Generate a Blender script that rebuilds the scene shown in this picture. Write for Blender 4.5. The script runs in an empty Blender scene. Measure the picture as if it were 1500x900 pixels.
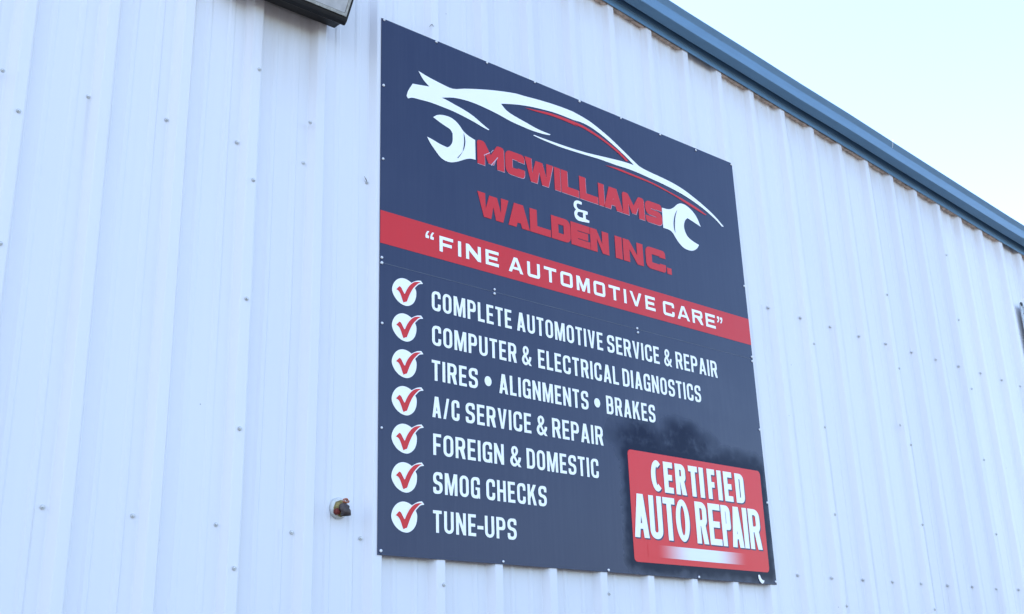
import bpy, bmesh, math, random
from mathutils import Vector, Matrix
from mathutils.geometry import tessellate_polygon
random.seed(7)
scene = bpy.context.scene
C = scene.collection

# ---------------------------------------------------------------- camera
# World: X along the wall, Y into the building, Z up, metres.
# Origin = lower left corner of the sign's front face; the ground is 2.25 m below it.
cam_data = bpy.data.cameras.new('camera')
cam = bpy.data.objects.new('camera', cam_data)
C.objects.link(cam)
right = Vector((0.76685183, -0.64104307, -0.03165522))
up = Vector((-0.1942422, -0.27880603, 0.94049836))
back = Vector((-0.61172562, -0.71507411, -0.33832053))
M = Matrix((right, up, back)).transposed().to_4x4()
M.translation = Vector((-2.4935586, -3.7549604, -0.6200621))
cam.matrix_world = M
cam_data.sensor_width = 36.0
cam_data.lens = 40.6174
cam_data.clip_start = 0.05
cam_data.clip_end = 5000.0
scene.camera = cam
scene.render.resolution_x = 1024
scene.render.resolution_y = 614

# ---------------------------------------------------------------- sky and sun
SUN_EL, SUN_AZ = math.radians(48), math.radians(-48)
world = bpy.data.worlds.new('World')
scene.world = world
world.use_nodes = True
wn = world.node_tree
bg = wn.nodes['Background']
sky = wn.nodes.new('ShaderNodeTexSky')
sky.sky_type = 'NISHITA'
sky.sun_disc = False
sky.sun_elevation = SUN_EL
sky.sun_rotation = SUN_AZ
sky.air_density = 1.0
sky.dust_density = 2.0
sky.ozone_density = 1.5
wn.links.new(sky.outputs['Color'], bg.inputs['Color'])
bg.inputs['Strength'].default_value = 0.12
sun_data = bpy.data.lights.new('sun', 'SUN')
sun_data.energy = 3.0
sun_data.angle = math.radians(0.5)
sun_data.color = (1.0, 0.95, 0.88)
sun = bpy.data.objects.new('sun', sun_data)
C.objects.link(sun)
sd = Vector((math.sin(SUN_AZ) * math.cos(SUN_EL), math.cos(SUN_AZ) * math.cos(SUN_EL), math.sin(SUN_EL)))
sun.rotation_euler = sd.to_track_quat('Z', 'Y').to_euler()
sun.location = sd * 60
scene.view_settings.view_transform = 'Standard'
scene.view_settings.look = 'None'
scene.view_settings.gamma = 1.0
scene.view_settings.exposure = 2.55
LOGO = {
 'car_outline': [(0.202,2.198),(0.237,2.19),(0.282,2.183),(0.334,2.177),(0.398,2.174),(0.468,2.199),(0.572,2.232),(0.678,2.261),(0.787,2.285),(0.839,2.29),(0.959,2.304),(1.083,2.313),(1.188,2.314),(1.177,2.313),(1.241,2.305),(1.304,2.292),(1.368,2.27),(1.432,2.245),(1.497,2.214),(1.562,2.181),(1.614,2.155),(1.647,2.141),(1.723,2.132),(1.808,2.127),(1.894,2.119),(1.98,2.104),(2.066,2.078),(2.152,2.046),(2.23,2.01),(2.302,1.963),(2.286,1.959),(2.237,1.988),(2.15,2.025),(2.062,2.051),(1.976,2.07),(1.889,2.082),(1.804,2.09),(1.719,2.095),(1.636,2.1),(1.554,2.101),(1.473,2.097),(1.427,2.096),(1.335,2.094),(1.244,2.088),(1.155,2.083),(1.068,2.079),(0.962,2.082),(0.893,2.087),(0.897,2.092),(0.963,2.092),(1.069,2.094),(1.156,2.097),(1.245,2.103),(1.336,2.113),(1.429,2.124),(1.524,2.134),(1.599,2.137),(1.56,2.16),(1.495,2.192),(1.43,2.22),(1.366,2.244),(1.302,2.262),(1.238,2.27),(1.174,2.267),(1.206,2.265),(1.122,2.266),(1.039,2.264),(0.957,2.255),(0.876,2.243),(0.797,2.226),(0.719,2.204),(0.691,2.195),(0.718,2.173),(0.753,2.16),(0.803,2.151),(0.854,2.143),(0.928,2.132),(1.008,2.13),(1.002,2.124),(0.964,2.117),(0.889,2.112),(0.816,2.114),(0.744,2.119),(0.673,2.13),(0.603,2.137),(0.534,2.141),(0.466,2.138),(0.399,2.127),(0.333,2.104),(0.366,2.101),(0.412,2.093),(0.465,2.084),(0.519,2.069),(0.566,2.048),(0.613,2.028),(0.608,2.024),(0.573,2.029),(0.518,2.04),(0.464,2.048),(0.398,2.055),(0.332,2.057),(0.268,2.057),(0.204,2.051),(0.166,2.046),(0.144,2.035),(0.136,2.044),(0.144,2.073),(0.17,2.12),(0.204,2.126),(0.263,2.138),(0.23,2.161)],
 'roof_accent': [(0.844,2.225),(0.916,2.237),(0.997,2.25),(1.079,2.256),(1.163,2.257),(1.173,2.257),(1.237,2.255),(1.301,2.244),(1.365,2.228),(1.429,2.209),(1.494,2.186),(1.56,2.15),(1.541,2.142),(1.493,2.169),(1.428,2.195),(1.364,2.215),(1.3,2.229),(1.236,2.24),(1.172,2.243),(1.204,2.236),(1.12,2.24),(1.058,2.24),(0.996,2.237),(0.915,2.228)],
 'hood_accent': [(1.378,2.071),(1.472,2.082),(1.566,2.08),(1.662,2.078),(1.759,2.072),(1.858,2.058),(1.958,2.044),(2.059,2.026),(2.161,1.998),(2.15,1.994),(2.109,2.0),(2.006,2.02),(1.906,2.042),(1.807,2.056),(1.709,2.066),(1.613,2.068),(1.518,2.07),(1.424,2.072)],
 'left_wrench': [(0.283,1.986),(0.306,2.004),(0.338,2.015),(0.378,2.018),(0.41,2.009),(0.436,1.991),(0.456,1.97),(0.489,1.954),(0.525,1.946),(0.525,1.843),(0.493,1.839),(0.459,1.824),(0.426,1.805),(0.387,1.788),(0.354,1.784),(0.322,1.794),(0.291,1.822),(0.266,1.848),(0.248,1.875),(0.279,1.87),(0.317,1.861),(0.362,1.856),(0.378,1.869),(0.392,1.897),(0.393,1.938),(0.38,1.954),(0.351,1.963),(0.318,1.973)],
 'left_arc': [(0.457,1.963),(0.465,1.935),(0.465,1.905),(0.454,1.869),(0.417,1.819),(0.423,1.821),(0.446,1.855),(0.454,1.881),(0.459,1.915),(0.458,1.944)],
 'right_wrench': [(1.794,1.942),(1.848,1.948),(1.885,1.966),(1.923,1.998),(1.955,2.011),(1.995,2.009),(2.045,1.987),(2.077,1.956),(2.101,1.91),(2.055,1.921),(1.996,1.935),(1.975,1.916),(1.961,1.88),(1.966,1.849),(1.985,1.822),(2.023,1.805),(2.072,1.795),(2.054,1.771),(2.02,1.749),(1.98,1.742),(1.937,1.749),(1.897,1.777),(1.867,1.811),(1.843,1.824),(1.792,1.825)],
 'right_arc': [(1.917,1.964),(1.893,1.927),(1.879,1.884),(1.877,1.845),(1.886,1.816),(1.885,1.854),(1.891,1.894),(1.901,1.929)],
 'disc': [(0.061,1.1),(0.065,1.119),(0.075,1.137),(0.091,1.152),(0.11,1.16),(0.128,1.161),(0.145,1.157),(0.16,1.15),(0.173,1.158),(0.19,1.166),(0.209,1.17),(0.22,1.159),(0.217,1.157),(0.202,1.153),(0.19,1.143),(0.178,1.13),(0.184,1.118),(0.185,1.102),(0.182,1.083),(0.173,1.064),(0.159,1.05),(0.14,1.041),(0.119,1.041),(0.101,1.047),(0.084,1.058),(0.071,1.073),(0.064,1.086)],
 'tick': [(0.082,1.104),(0.098,1.121),(0.106,1.118),(0.114,1.106),(0.123,1.092),(0.127,1.094),(0.134,1.11),(0.145,1.128),(0.159,1.144),(0.175,1.156),(0.192,1.161),(0.21,1.163),(0.197,1.156),(0.183,1.143),(0.168,1.126),(0.156,1.106),(0.147,1.087),(0.136,1.06),(0.128,1.057),(0.119,1.052),(0.114,1.062),(0.107,1.079),(0.099,1.094),(0.091,1.101)],
 'ampersand': [(1.198,1.81),(1.186,1.813),(1.166,1.812),(1.149,1.803),(1.141,1.786),(1.143,1.771),(1.155,1.759),(1.144,1.745),(1.143,1.727),(1.15,1.712),(1.169,1.703),(1.242,1.709),(1.243,1.722),(1.221,1.724),(1.219,1.748),(1.234,1.752),(1.236,1.768),(1.217,1.769),(1.174,1.767),(1.162,1.776),(1.161,1.789),(1.17,1.797),(1.183,1.796),(1.197,1.797)],
 'ampersand_hole': [(1.174,1.752),(1.202,1.755),(1.201,1.726),(1.178,1.725),(1.162,1.733),(1.165,1.745)],
}
SIGN_SCREWS = [(0.013, 2.394), (0.306, 2.392), (0.61, 2.393), (0.917, 2.395), (1.223, 2.391), (1.525, 2.394), (1.829, 2.393), (2.122, 2.387), (2.431, 2.39), (0.014, 0.016), (0.623, 0.011), (1.234, 0.009), (1.841, 0.009), (2.433, 0.015), (0.012, 2.055), (0.012, 1.692), (0.009, 1.23), (0.009, 1.206), (0.617, 1.219), (0.616, 1.199), (1.534, 1.211), (1.537, 1.19), (2.433, 1.219), (2.435, 1.194), (0.013, 0.94), (0.014, 0.5), (2.437, 1.634), (2.437, 0.812), (2.435, 0.42)]
PAN_SCREWS = [(-1.2504, 0.0357, 1.576), (-0.9492, 0.0357, 1.58), (-0.6555, 0.0357, 1.577), (-0.3565, 0.0357, 1.576), (-0.0466, 0.0354, 1.575), (2.6696, 0.0304, 1.564), (2.9676, 0.0304, 1.562), (3.2619, 0.0321, 1.564), (3.5591, 0.0309, 1.559), (3.8529, 0.0329, 1.565), (4.1456, 0.0311, 1.562), (4.436, 0.0313, 1.562), (4.7255, 0.0324, 1.564), (5.0109, 0.032, 1.563), (5.2973, 0.0307, 1.559), (5.5695, 0.0357, 1.558), (-1.2584, 0.0357, 0.077), (-0.9598, 0.0357, 0.074), (-0.6563, 0.0357, 0.068), (-0.3543, 0.0357, 0.064), (-0.0548, 0.0357, 0.063), (2.6659, 0.0339, 0.063), (2.9654, 0.0325, 0.064), (3.2608, 0.0331, 0.068), (3.5548, 0.035, 0.071), (3.8527, 0.0332, 0.075), (4.1447, 0.0319, 0.078), (4.4338, 0.0334, 0.083), (4.7246, 0.0332, 0.083), (5.0117, 0.0313, 0.091)]
RIB_SCREWS = [(-0.59, 1.917), (-0.593, 1.417), (-0.597, 0.919), (-0.599, 0.416), (-0.594, -0.083), (-1.559, 1.556), (-1.491, 1.421), (-1.496, 0.924), (-0.349, 1.752), (3.033, 1.406), (3.037, 0.908), (3.029, 0.41), (3.03, -0.084), (3.907, 1.9), (3.92, 1.406), (3.921, 0.914), (3.915, 0.423), (3.91, -0.073), (4.779, 1.901), (4.794, 1.409), (4.795, 0.92), (4.788, 0.43), (0.317, -0.097), (1.233, -0.094), (4.763, 2.382), (3.83, 1.027)]


# ---------------------------------------------------------------- helpers
def link(name, mesh, mat=None, parent=None, label=None, cat=None, group=None, kind=None):
    o = bpy.data.objects.new(name, mesh)
    C.objects.link(o)
    if mat is not None:
        for m in (mat if isinstance(mat, (list, tuple)) else [mat]):
            mesh.materials.append(m)
    if parent: o.parent = parent
    if label: o['label'] = label
    if cat: o['category'] = cat
    if group: o['group'] = group
    if kind: o['kind'] = kind
    return o

def thing(name, loc, label, cat, group=None):
    o = bpy.data.objects.new(name, None)
    C.objects.link(o)
    o.location = loc
    o.empty_display_size = 0.1
    o['label'] = label; o['category'] = cat
    if group: o['group'] = group
    return o

def mesh_of(bm, smooth=False):
    me = bpy.data.meshes.new('mesh')
    bmesh.ops.recalc_face_normals(bm, faces=bm.faces)
    if smooth:
        for f in bm.faces: f.smooth = True
    bm.to_mesh(me); bm.free()
    return me

def box(bm, x0, x1, y0, y1, z0, z1, mi=0):
    vs = [bm.verts.new((x, y, z)) for x in (x0, x1) for y in (y0, y1) for z in (z0, z1)]
    for idx in ((0, 1, 3, 2), (4, 6, 7, 5), (0, 4, 5, 1), (2, 3, 7, 6), (0, 2, 6, 4), (1, 5, 7, 3)):
        bm.faces.new([vs[i] for i in idx]).material_index = mi
    return vs

def bevelled_box(x0, x1, y0, y1, z0, z1, b=0.001, seg=1):
    bm = bmesh.new()
    box(bm, x0, x1, y0, y1, z0, z1)
    bmesh.ops.bevel(bm, geom=bm.edges[:], offset=b, segments=seg, affect='EDGES')
    return mesh_of(bm)

def lathe(bm, prof, n, axis_loc=(0, 0, 0), cap=True):
    """profile [(radius, out)] turned about the -Y axis (out of the wall)."""
    rings = []
    for r, o in prof:
        rings.append([bm.verts.new((axis_loc[0] + r * math.cos(2 * math.pi * i / n),
                                    axis_loc[1] - o,
                                    axis_loc[2] + r * math.sin(2 * math.pi * i / n))) for i in range(n)])
    for a, b in zip(rings, rings[1:]):
        for i in range(n):
            bm.faces.new((a[i], a[(i + 1) % n], b[(i + 1) % n], b[i]))
    if cap: bm.faces.new(rings[-1])
    return rings

def tube(bm, pts, rads, n=10, caps=True):
    """tube along points with a radius per point"""
    rings = []
    pts = [Vector(p) for p in pts]
    for i, p in enumerate(pts):
        t = (pts[min(i + 1, len(pts) - 1)] - pts[max(i - 1, 0)]).normalized()
        ref = Vector((0, 0, 1)) if abs(t.z) < 0.9 else Vector((1, 0, 0))
        a = t.cross(ref).normalized(); b = t.cross(a).normalized()
        rings.append([bm.verts.new(p + (a * math.cos(2 * math.pi * k / n) + b * math.sin(2 * math.pi * k / n)) * rads[i]) for k in range(n)])
    for r0, r1 in zip(rings, rings[1:]):
        for k in range(n):
            bm.faces.new((r0[k], r0[(k + 1) % n], r1[(k + 1) % n], r1[k]))
    if caps:
        bm.faces.new(rings[0]); bm.faces.new(rings[-1])

# ---------------------------------------------------------------- materials
def new_mat(name):
    m = bpy.data.materials.new(name)
    m.use_nodes = True
    nt = m.node_tree
    return m, nt, nt.nodes['Principled BSDF']

def N(nt, t, **kw):
    n = nt.nodes.new(t)
    for k, v in kw.items(): setattr(n, k, v)
    return n

def math_node(nt, op, a, b=None, c=None, clamp=False):
    n = N(nt, 'ShaderNodeMath', operation=op)
    n.use_clamp = clamp
    for i, v in enumerate((a, b, c)):
        if v is None: continue
        if isinstance(v, (int, float)): n.inputs[i].default_value = v
        else: nt.links.new(v, n.inputs[i])
    return n.outputs[0]

def ramp(nt, fac, lo, hi, a=0.0, b=1.0, smooth=True):
    n = N(nt, 'ShaderNodeMapRange')
    n.interpolation_type = 'SMOOTHSTEP' if smooth else 'LINEAR'
    n.inputs['From Min'].default_value = lo; n.inputs['From Max'].default_value = hi
    n.inputs['To Min'].default_value = a; n.inputs['To Max'].default_value = b
    nt.links.new(fac, n.inputs['Value'])
    return n.outputs['Result']

def mix(nt, fac, a, b, mode='MIX'):
    n = N(nt, 'ShaderNodeMix', data_type='RGBA', blend_type=mode)
    if isinstance(fac, (int, float)): n.inputs[0].default_value = fac
    else: nt.links.new(fac, n.inputs[0])
    for i, v in ((6, a), (7, b)):
        if isinstance(v, tuple): n.inputs[i].default_value = (*v, 1) if len(v) == 3 else v
        else: nt.links.new(v, n.inputs[i])
    return n.outputs[2]

def noise(nt, vec, scale, detail=3.0, rough=0.5, stretch=None):
    mp = N(nt, 'ShaderNodeMapping')
    nt.links.new(vec, mp.inputs['Vector'])
    if stretch: mp.inputs['Scale'].default_value = stretch
    n = N(nt, 'ShaderNodeTexNoise')
    n.inputs['Scale'].default_value = scale
    n.inputs['Detail'].default_value = detail
    n.inputs['Roughness'].default_value = rough
    nt.links.new(mp.outputs[0], n.inputs['Vector'])
    return n.outputs['Fac']

def wall_paint():
    m, nt, p = new_mat('white_painted_steel')
    g = N(nt, 'ShaderNodeNewGeometry').outputs['Position']
    info = N(nt, 'ShaderNodeObjectInfo').outputs['Random']
    base = mix(nt, info, (0.705, 0.692, 0.71), (0.76, 0.742, 0.755))
    streak = ramp(nt, noise(nt, g, 1.0, 4, 0.6, (34, 34, 0.9)), 0.35, 0.8)
    base = mix(nt, math_node(nt, 'MULTIPLY', streak, 0.07), base, (0.56, 0.55, 0.55))
    cloud = ramp(nt, noise(nt, g, 1.3, 4, 0.6), 0.35, 0.75)
    base = mix(nt, math_node(nt, 'MULTIPLY', cloud, 0.07), base, (0.60, 0.62, 0.66))
    # sparse dark fly specks
    v = N(nt, 'ShaderNodeTexVoronoi'); v.inputs['Scale'].default_value = 7.0
    nt.links.new(g, v.inputs['Vector'])
    sp = ramp(nt, v.outputs['Distance'], 0.012, 0.03, 1.0, 0.0)
    pick = N(nt, 'ShaderNodeSeparateColor'); nt.links.new(v.outputs['Color'], pick.inputs[0])
    sp = math_node(nt, 'MULTIPLY', sp, math_node(nt, 'GREATER_THAN', pick.outputs[0], 0.72))
    base = mix(nt, math_node(nt, 'MULTIPLY', sp, 0.6), base, (0.12, 0.11, 0.11))
    # grime that has run down from the light fitting
    s = N(nt, 'ShaderNodeSeparateXYZ'); nt.links.new(g, s.inputs[0])
    x, z = s.outputs[0], s.outputs[2]
    wob = noise(nt, g, 1.0, 3, 0.6, (22, 22, 2.0))
    inx = math_node(nt, 'MULTIPLY', ramp(nt, x, -0.72, -0.56), ramp(nt, x, -0.34, -0.22, 1, 0))
    run = ramp(nt, z, 1.72, 2.26)
    gr = math_node(nt, 'MULTIPLY', math_node(nt, 'MULTIPLY', inx, run), ramp(nt, wob, 0.25, 0.65, 0.45, 1.0))
    base = mix(nt, math_node(nt, 'MULTIPLY', gr, 0.36), base, (0.40, 0.33, 0.27))
    # faint dirty runs below the two lines of screws
    for zr in (1.572, 0.07):
        below = math_node(nt, 'MULTIPLY', ramp(nt, z, zr - 0.42, zr), math_node(nt, 'LESS_THAN', z, zr))
        thin = ramp(nt, noise(nt, g, 1.0, 3, 0.6, (26, 26, 0.5)), 0.60, 0.72)
        base = mix(nt, math_node(nt, 'MULTIPLY', math_node(nt, 'MULTIPLY', below, thin), 0.22), base, (0.46, 0.42, 0.38))
    # grime under the roof edge
    ed = math_node(nt, 'ADD', z, math_node(nt, 'MULTIPLY', x, 0.0968))
    top = math_node(nt, 'MULTIPLY', ramp(nt, ed, 3.02, 3.24), ramp(nt, wob, 0.3, 0.7))
    base = mix(nt, math_node(nt, 'MULTIPLY', top, 0.30), base, (0.55, 0.43, 0.34))
    nt.links.new(base, p.inputs['Base Color'])
    p.inputs['Roughness'].default_value = 0.42
    p.inputs['Specular IOR Level'].default_value = 0.35
    b = N(nt, 'ShaderNodeBump'); b.inputs['Strength'].default_value = 0.35; b.inputs['Distance'].default_value = 0.012
    h = noise(nt, g, 1.0, 2, 0.5, (5.0, 5.0, 1.1))
    nt.links.new(h, b.inputs['Height']); nt.links.new(b.outputs[0], p.inputs['Normal'])
    return m

def simple(name, col, rough=0.5, spec=0.5, metal=0.0, var=0.12, scale=20, bump=0.0, stretch=None):
    m, nt, p = new_mat(name)
    g = N(nt, 'ShaderNodeNewGeometry').outputs['Position']
    f = ramp(nt, noise(nt, g, scale, 4, 0.6, stretch), 0.3, 0.75)
    dark = tuple(c * (1 - var * 2) for c in col)
    nt.links.new(mix(nt, f, col, dark), p.inputs['Base Color'])
    p.inputs['Roughness'].default_value = rough
    p.inputs['Specular IOR Level'].default_value = spec
    p.inputs['Metallic'].default_value = metal
    if bump:
        b = N(nt, 'ShaderNodeBump'); b.inputs['Strength'].default_value = bump; b.inputs['Distance'].default_value = 0.004
        nt.links.new(noise(nt, g, scale * 2, 4), b.inputs['Height']); nt.links.new(b.outputs[0], p.inputs['Normal'])
    return m

BX0, BX1, BZ0, BZ1 = 1.406, 2.388, 0.057, 0.583      # certified badge on the sign

def sign_vinyl(name, col, rough, haze=0.0, stains=True, fade=False, coat=0.0, hazecol=(0.45, 0.47, 0.52)):
    m, nt, p = new_mat(name)
    g = N(nt, 'ShaderNodeNewGeometry').outputs['Position']
    s = N(nt, 'ShaderNodeSeparateXYZ'); nt.links.new(g, s.inputs[0])
    x, z = s.outputs[0], s.outputs[2]
    st = ramp(nt, noise(nt, g, 1.0, 5, 0.65, (60, 60, 1.6)), 0.35, 0.75)
    cl = ramp(nt, noise(nt, g, 2.2, 5, 0.6), 0.3, 0.75)
    dust = math_node(nt, 'ADD', math_node(nt, 'MULTIPLY', st, 0.5), math_node(nt, 'MULTIPLY', cl, 0.5))
    hz = math_node(nt, 'MULTIPLY', math_node(nt, 'ADD', math_node(nt, 'MULTIPLY', dust, 0.7), 0.65), haze)
    rgh = rough
    if stains:
        # wiped, dust-free patch round the stuck-on badge: ragged smears above it
        cx, cz, hx, hz_ = (BX0 + BX1) / 2, (BZ0 + BZ1) / 2, (BX1 - BX0) / 2, (BZ1 - BZ0) / 2
        dx = math_node(nt, 'MAXIMUM', math_node(nt, 'SUBTRACT', math_node(nt, 'ABSOLUTE', math_node(nt, 'SUBTRACT', x, cx)), hx), 0.0)
        dz = math_node(nt, 'MAXIMUM', math_node(nt, 'SUBTRACT', math_node(nt, 'ABSOLUTE', math_node(nt, 'SUBTRACT', z, cz)), hz_), 0.0)
        d = math_node(nt, 'SQRT', math_node(nt, 'ADD', math_node(nt, 'MULTIPLY', dx, dx), math_node(nt, 'MULTIPLY', dz, dz)))
        def lobe(lx, lz, rx, rz):
            a = math_node(nt, 'DIVIDE', math_node(nt, 'SUBTRACT', x, lx), rx)
            c = math_node(nt, 'DIVIDE', math_node(nt, 'SUBTRACT', z, lz), rz)
            q = math_node(nt, 'ADD', math_node(nt, 'MULTIPLY', a, a), math_node(nt, 'MULTIPLY', c, c))
            q = math_node(nt, 'ADD', q, math_node(nt, 'MULTIPLY', math_node(nt, 'SUBTRACT', noise(nt, g, 6, 2, 0.5), 0.5), 1.9))
            return ramp(nt, q, 1.6, 0.1, 0, 1)
        w = noise(nt, g, 13, 5, 0.62)
        lob = math_node(nt, 'MAXIMUM', lobe(1.50, 0.63, 0.20, 0.13), math_node(nt, 'MAXIMUM', lobe(1.82, 0.64, 0.24, 0.14), lobe(2.24, 0.60, 0.28, 0.08)))
        near = ramp(nt, math_node(nt, 'ADD', d, math_node(nt, 'MULTIPLY', math_node(nt, 'SUBTRACT', w, 0.5), 0.10)), 0.075, 0.012, 0, 1)
        stn = math_node(nt, 'MAXIMUM', near, math_node(nt, 'MULTIPLY', lob, ramp(nt, w, 0.22, 0.55, 0.35, 1.0)))
        # a few drips and dabs up to the right of the badge
        dab = ramp(nt, noise(nt, g, 1.0, 4, 0.7, (45, 45, 17)), 0.66, 0.72)
        dreg = math_node(nt, 'MULTIPLY', math_node(nt, 'MULTIPLY', ramp(nt, x, 1.25, 1.45), ramp(nt, z, 0.82, 0.68, 0, 1)), ramp(nt, z, 0.50, 0.58))
        stn = math_node(nt, 'MAXIMUM', stn, math_node(nt, 'MULTIPLY', math_node(nt, 'MULTIPLY', dab, dreg), 0.8))
        chalk = math_node(nt, 'MULTIPLY', lobe(1.95, 0.78, 0.75, 0.34), ramp(nt, cl, 0.0, 1.0, 0.5, 1.0))
        hz = math_node(nt, 'MULTIPLY', hz, math_node(nt, 'ADD', 1.0, math_node(nt, 'MULTIPLY', chalk, 0.7)))
        hz = math_node(nt, 'MULTIPLY', hz, math_node(nt, 'SUBTRACT', 1.0, stn))
        nt.links.new(ramp(nt, stn, 0.0, 1.0, 0.31, 0.10, False), p.inputs['Specular IOR Level'])
        col_out = mix(nt, math_node(nt, 'MULTIPLY', stn, 0.85), col, tuple(c * 0.45 for c in col))
        col_out = mix(nt, hz, col_out, hazecol)
    else:
        c0 = col
        if fade:                                  # pale in the middle, fading to the ground colour
            f = ramp(nt, math_node(nt, 'ABSOLUTE', math_node(nt, 'SUBTRACT', x, 1.89)), 0.08, 0.33, 0, 1)
            c0 = mix(nt, f, (0.80, 0.80, 0.82), col)
        col_out = mix(nt, hz, c0, hazecol)
    nt.links.new(col_out, p.inputs['Base Color'])
    p.inputs['Roughness'].default_value = rough
    if stains: nt.links.new(ramp(nt, stn, 0.0, 1.0, rough, 0.12, False), p.inputs['Roughness'])
    p.inputs['Specular IOR Level'].default_value = 0.31
    b = N(nt, 'ShaderNodeBump'); b.inputs['Strength'].default_value = 0.12; b.inputs['Distance'].default_value = 0.01
    nt.links.new(noise(nt, g, 1.0, 2, 0.5, (7, 7, 1.2)), b.inputs['Height']); nt.links.new(b.outputs[0], p.inputs['Normal'])
    return m

NAVY = (0.006, 0.014, 0.058)
RED = (0.62, 0.006, 0.009)
RED_BADGE = (0.72, 0.008, 0.014)
WALL = wall_paint()
NAVY_M = sign_vinyl('navy_sign_face', NAVY, 0.30, haze=0.034)
RED_M = sign_vinyl('red_print', RED, 0.35, haze=0.018, stains=False)
BADGE_M = sign_vinyl('red_badge_vinyl', RED_BADGE, 0.30, haze=0.02, stains=False)
WHITE_M = sign_vinyl('white_print', (0.92, 0.90, 0.86), 0.35, haze=0.01, stains=False)
PINK_M = sign_vinyl('pale_vinyl_edge', (0.62, 0.42, 0.50), 0.4, haze=0.03, stains=False)
DNAVY_M = sign_vinyl('dark_navy_print_and_ring_shade', (0.018, 0.028, 0.085), 0.35, haze=0.02, stains=False)
EDGE_M = simple('panel_edge', (0.12, 0.16, 0.24), 0.5)
SCREW_M = simple('zinc_screw', (0.74, 0.74, 0.72), 0.35, metal=0.1, var=0.25, scale=160)
CAP_M = simple('white_screw_cap', (0.78, 0.78, 0.78), 0.4, var=0.05, scale=100)
WASH_M = simple('grey_rubber_washer', (0.55, 0.55, 0.55), 0.7)
TRIM_M = simple('blue_trim_paint', (0.115, 0.225, 0.345), 0.42, var=0.06, scale=5, stretch=(1, 1, 6))
WOOD_M = simple('weathered_closure_board', (0.74, 0.57, 0.45), 0.85, var=0.28, scale=30, bump=0.4)
ROOF_M = simple('roof_sheet', (0.55, 0.57, 0.58), 0.45, var=0.08, scale=2)
BLACK_M = simple('black_housing_paint', (0.006, 0.006, 0.007), 0.55, var=0.2, scale=40)
LENS_M = simple('frosted_lens', (0.62, 0.62, 0.63), 0.30, var=0.10, scale=25)
FRAME_M = simple('grey_lens_frame', (0.55, 0.54, 0.50), 0.5, var=0.2, scale=60)
BRASS_M = simple('corroded_brass', (0.36, 0.27, 0.09), 0.45, metal=0.5, var=0.4, scale=90, bump=0.3)
COPPER_M = simple('copper_wire', (0.55, 0.18, 0.09), 0.4, metal=0.6, var=0.2, scale=90)
PLAST_M = simple('dark_plastic', (0.065, 0.045, 0.042), 0.5, var=0.2, scale=60)
PVC_M = simple('white_plastic', (0.66, 0.66, 0.62), 0.4, var=0.08, scale=60)
RUST_M = simple('red_rust', (0.22, 0.03, 0.02), 0.8, var=0.4, scale=90)
ASPHALT = simple('asphalt', (0.07, 0.07, 0.072), 0.9, var=0.2, scale=2.5, bump=0.3)
DARKIN = simple('painted_interior_dark', (0.05, 0.045, 0.04), 0.9)

# ---------------------------------------------------------------- ground
GZ = -2.25
bm = bmesh.new()
vs = [bm.verts.new(p) for p in ((-900, -900, GZ), (900, -900, GZ), (900, 900, GZ), (-900, 900, GZ))]
bm.faces.new(vs)
link('ground', mesh_of(bm), ASPHALT, kind='structure')

# ---------------------------------------------------------------- the metal building
SL = 0.0968
def trim_z(x): return 3.239 - SL * x             # lower edge of the roof trim along the gable wall
KX = [(-5, -1.475), (-2, -0.583), (0, 0.021), (5, 1.532), (7, 2.136), (10, 3.030), (13, 3.918), (16, 4.790), (20, 5.930)]
def rib_x(k):                                    # right-hand top edge of rib k
    if k <= KX[0][0]: return KX[0][1] + (k - KX[0][0]) * 0.2985
    if k >= KX[-1][0]: return KX[-1][1] + (k - KX[-1][0]) * 0.285
    for (a, xa), (b, xb) in zip(KX, KX[1:]):
        if a <= k <= b: return xa + (xb - xa) * (k - a) / (b - a)
RT, PAN = 0.004, 0.036                           # rib top and pan depths behind the sign face

K0, K1 = -44, 34                                 # ribs of the building's gable wall
XL, XR = rib_x(K0) - 0.06, rib_x(K1) + 0.10
XRIDGE = (XL + XR) / 2
def roof_z(x):                                   # gable: rises to the left until the ridge
    return trim_z(x) if x >= XRIDGE else trim_z(2 * XRIDGE - x)
DEPTH = 18.0
building = thing('metal_building', (XRIDGE, 0, GZ),
                 'white ribbed metal building wall behind the sign with blue roof edge trim', 'building')
OFF = Vector((XRIDGE, 0, GZ))
def to_building(o):
    o.parent = building
    o.location = -OFF
    return o

def pan_profile(xe, xn, y0=0.0):
    """from the right edge of one rib top to the right edge of the next"""
    p = xn - xe
    r = random.uniform
    j = lambda a: a + r(-0.0012, 0.0012)
    m1, m2 = xe + 0.262 * p, xe + 0.600 * p
    pts = [(xe, RT), (xe + 0.0045, RT + 0.003), (xe + 0.0175, PAN - 0.003), (xe + 0.024, PAN)]
    for mc in (m1, m2):
        pts += [(mc - 0.018, PAN), (mc - 0.008, PAN - 0.0034), (mc + 0.007, PAN - 0.0034), (mc + 0.0145, PAN)]
    pts += [(xn - 0.068, PAN), (xn - 0.062, PAN - 0.0025), (xn - 0.039, RT + 0.002), (xn - 0.034, RT)]
    return [(j(x), y + y0) for x, y in pts]

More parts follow.
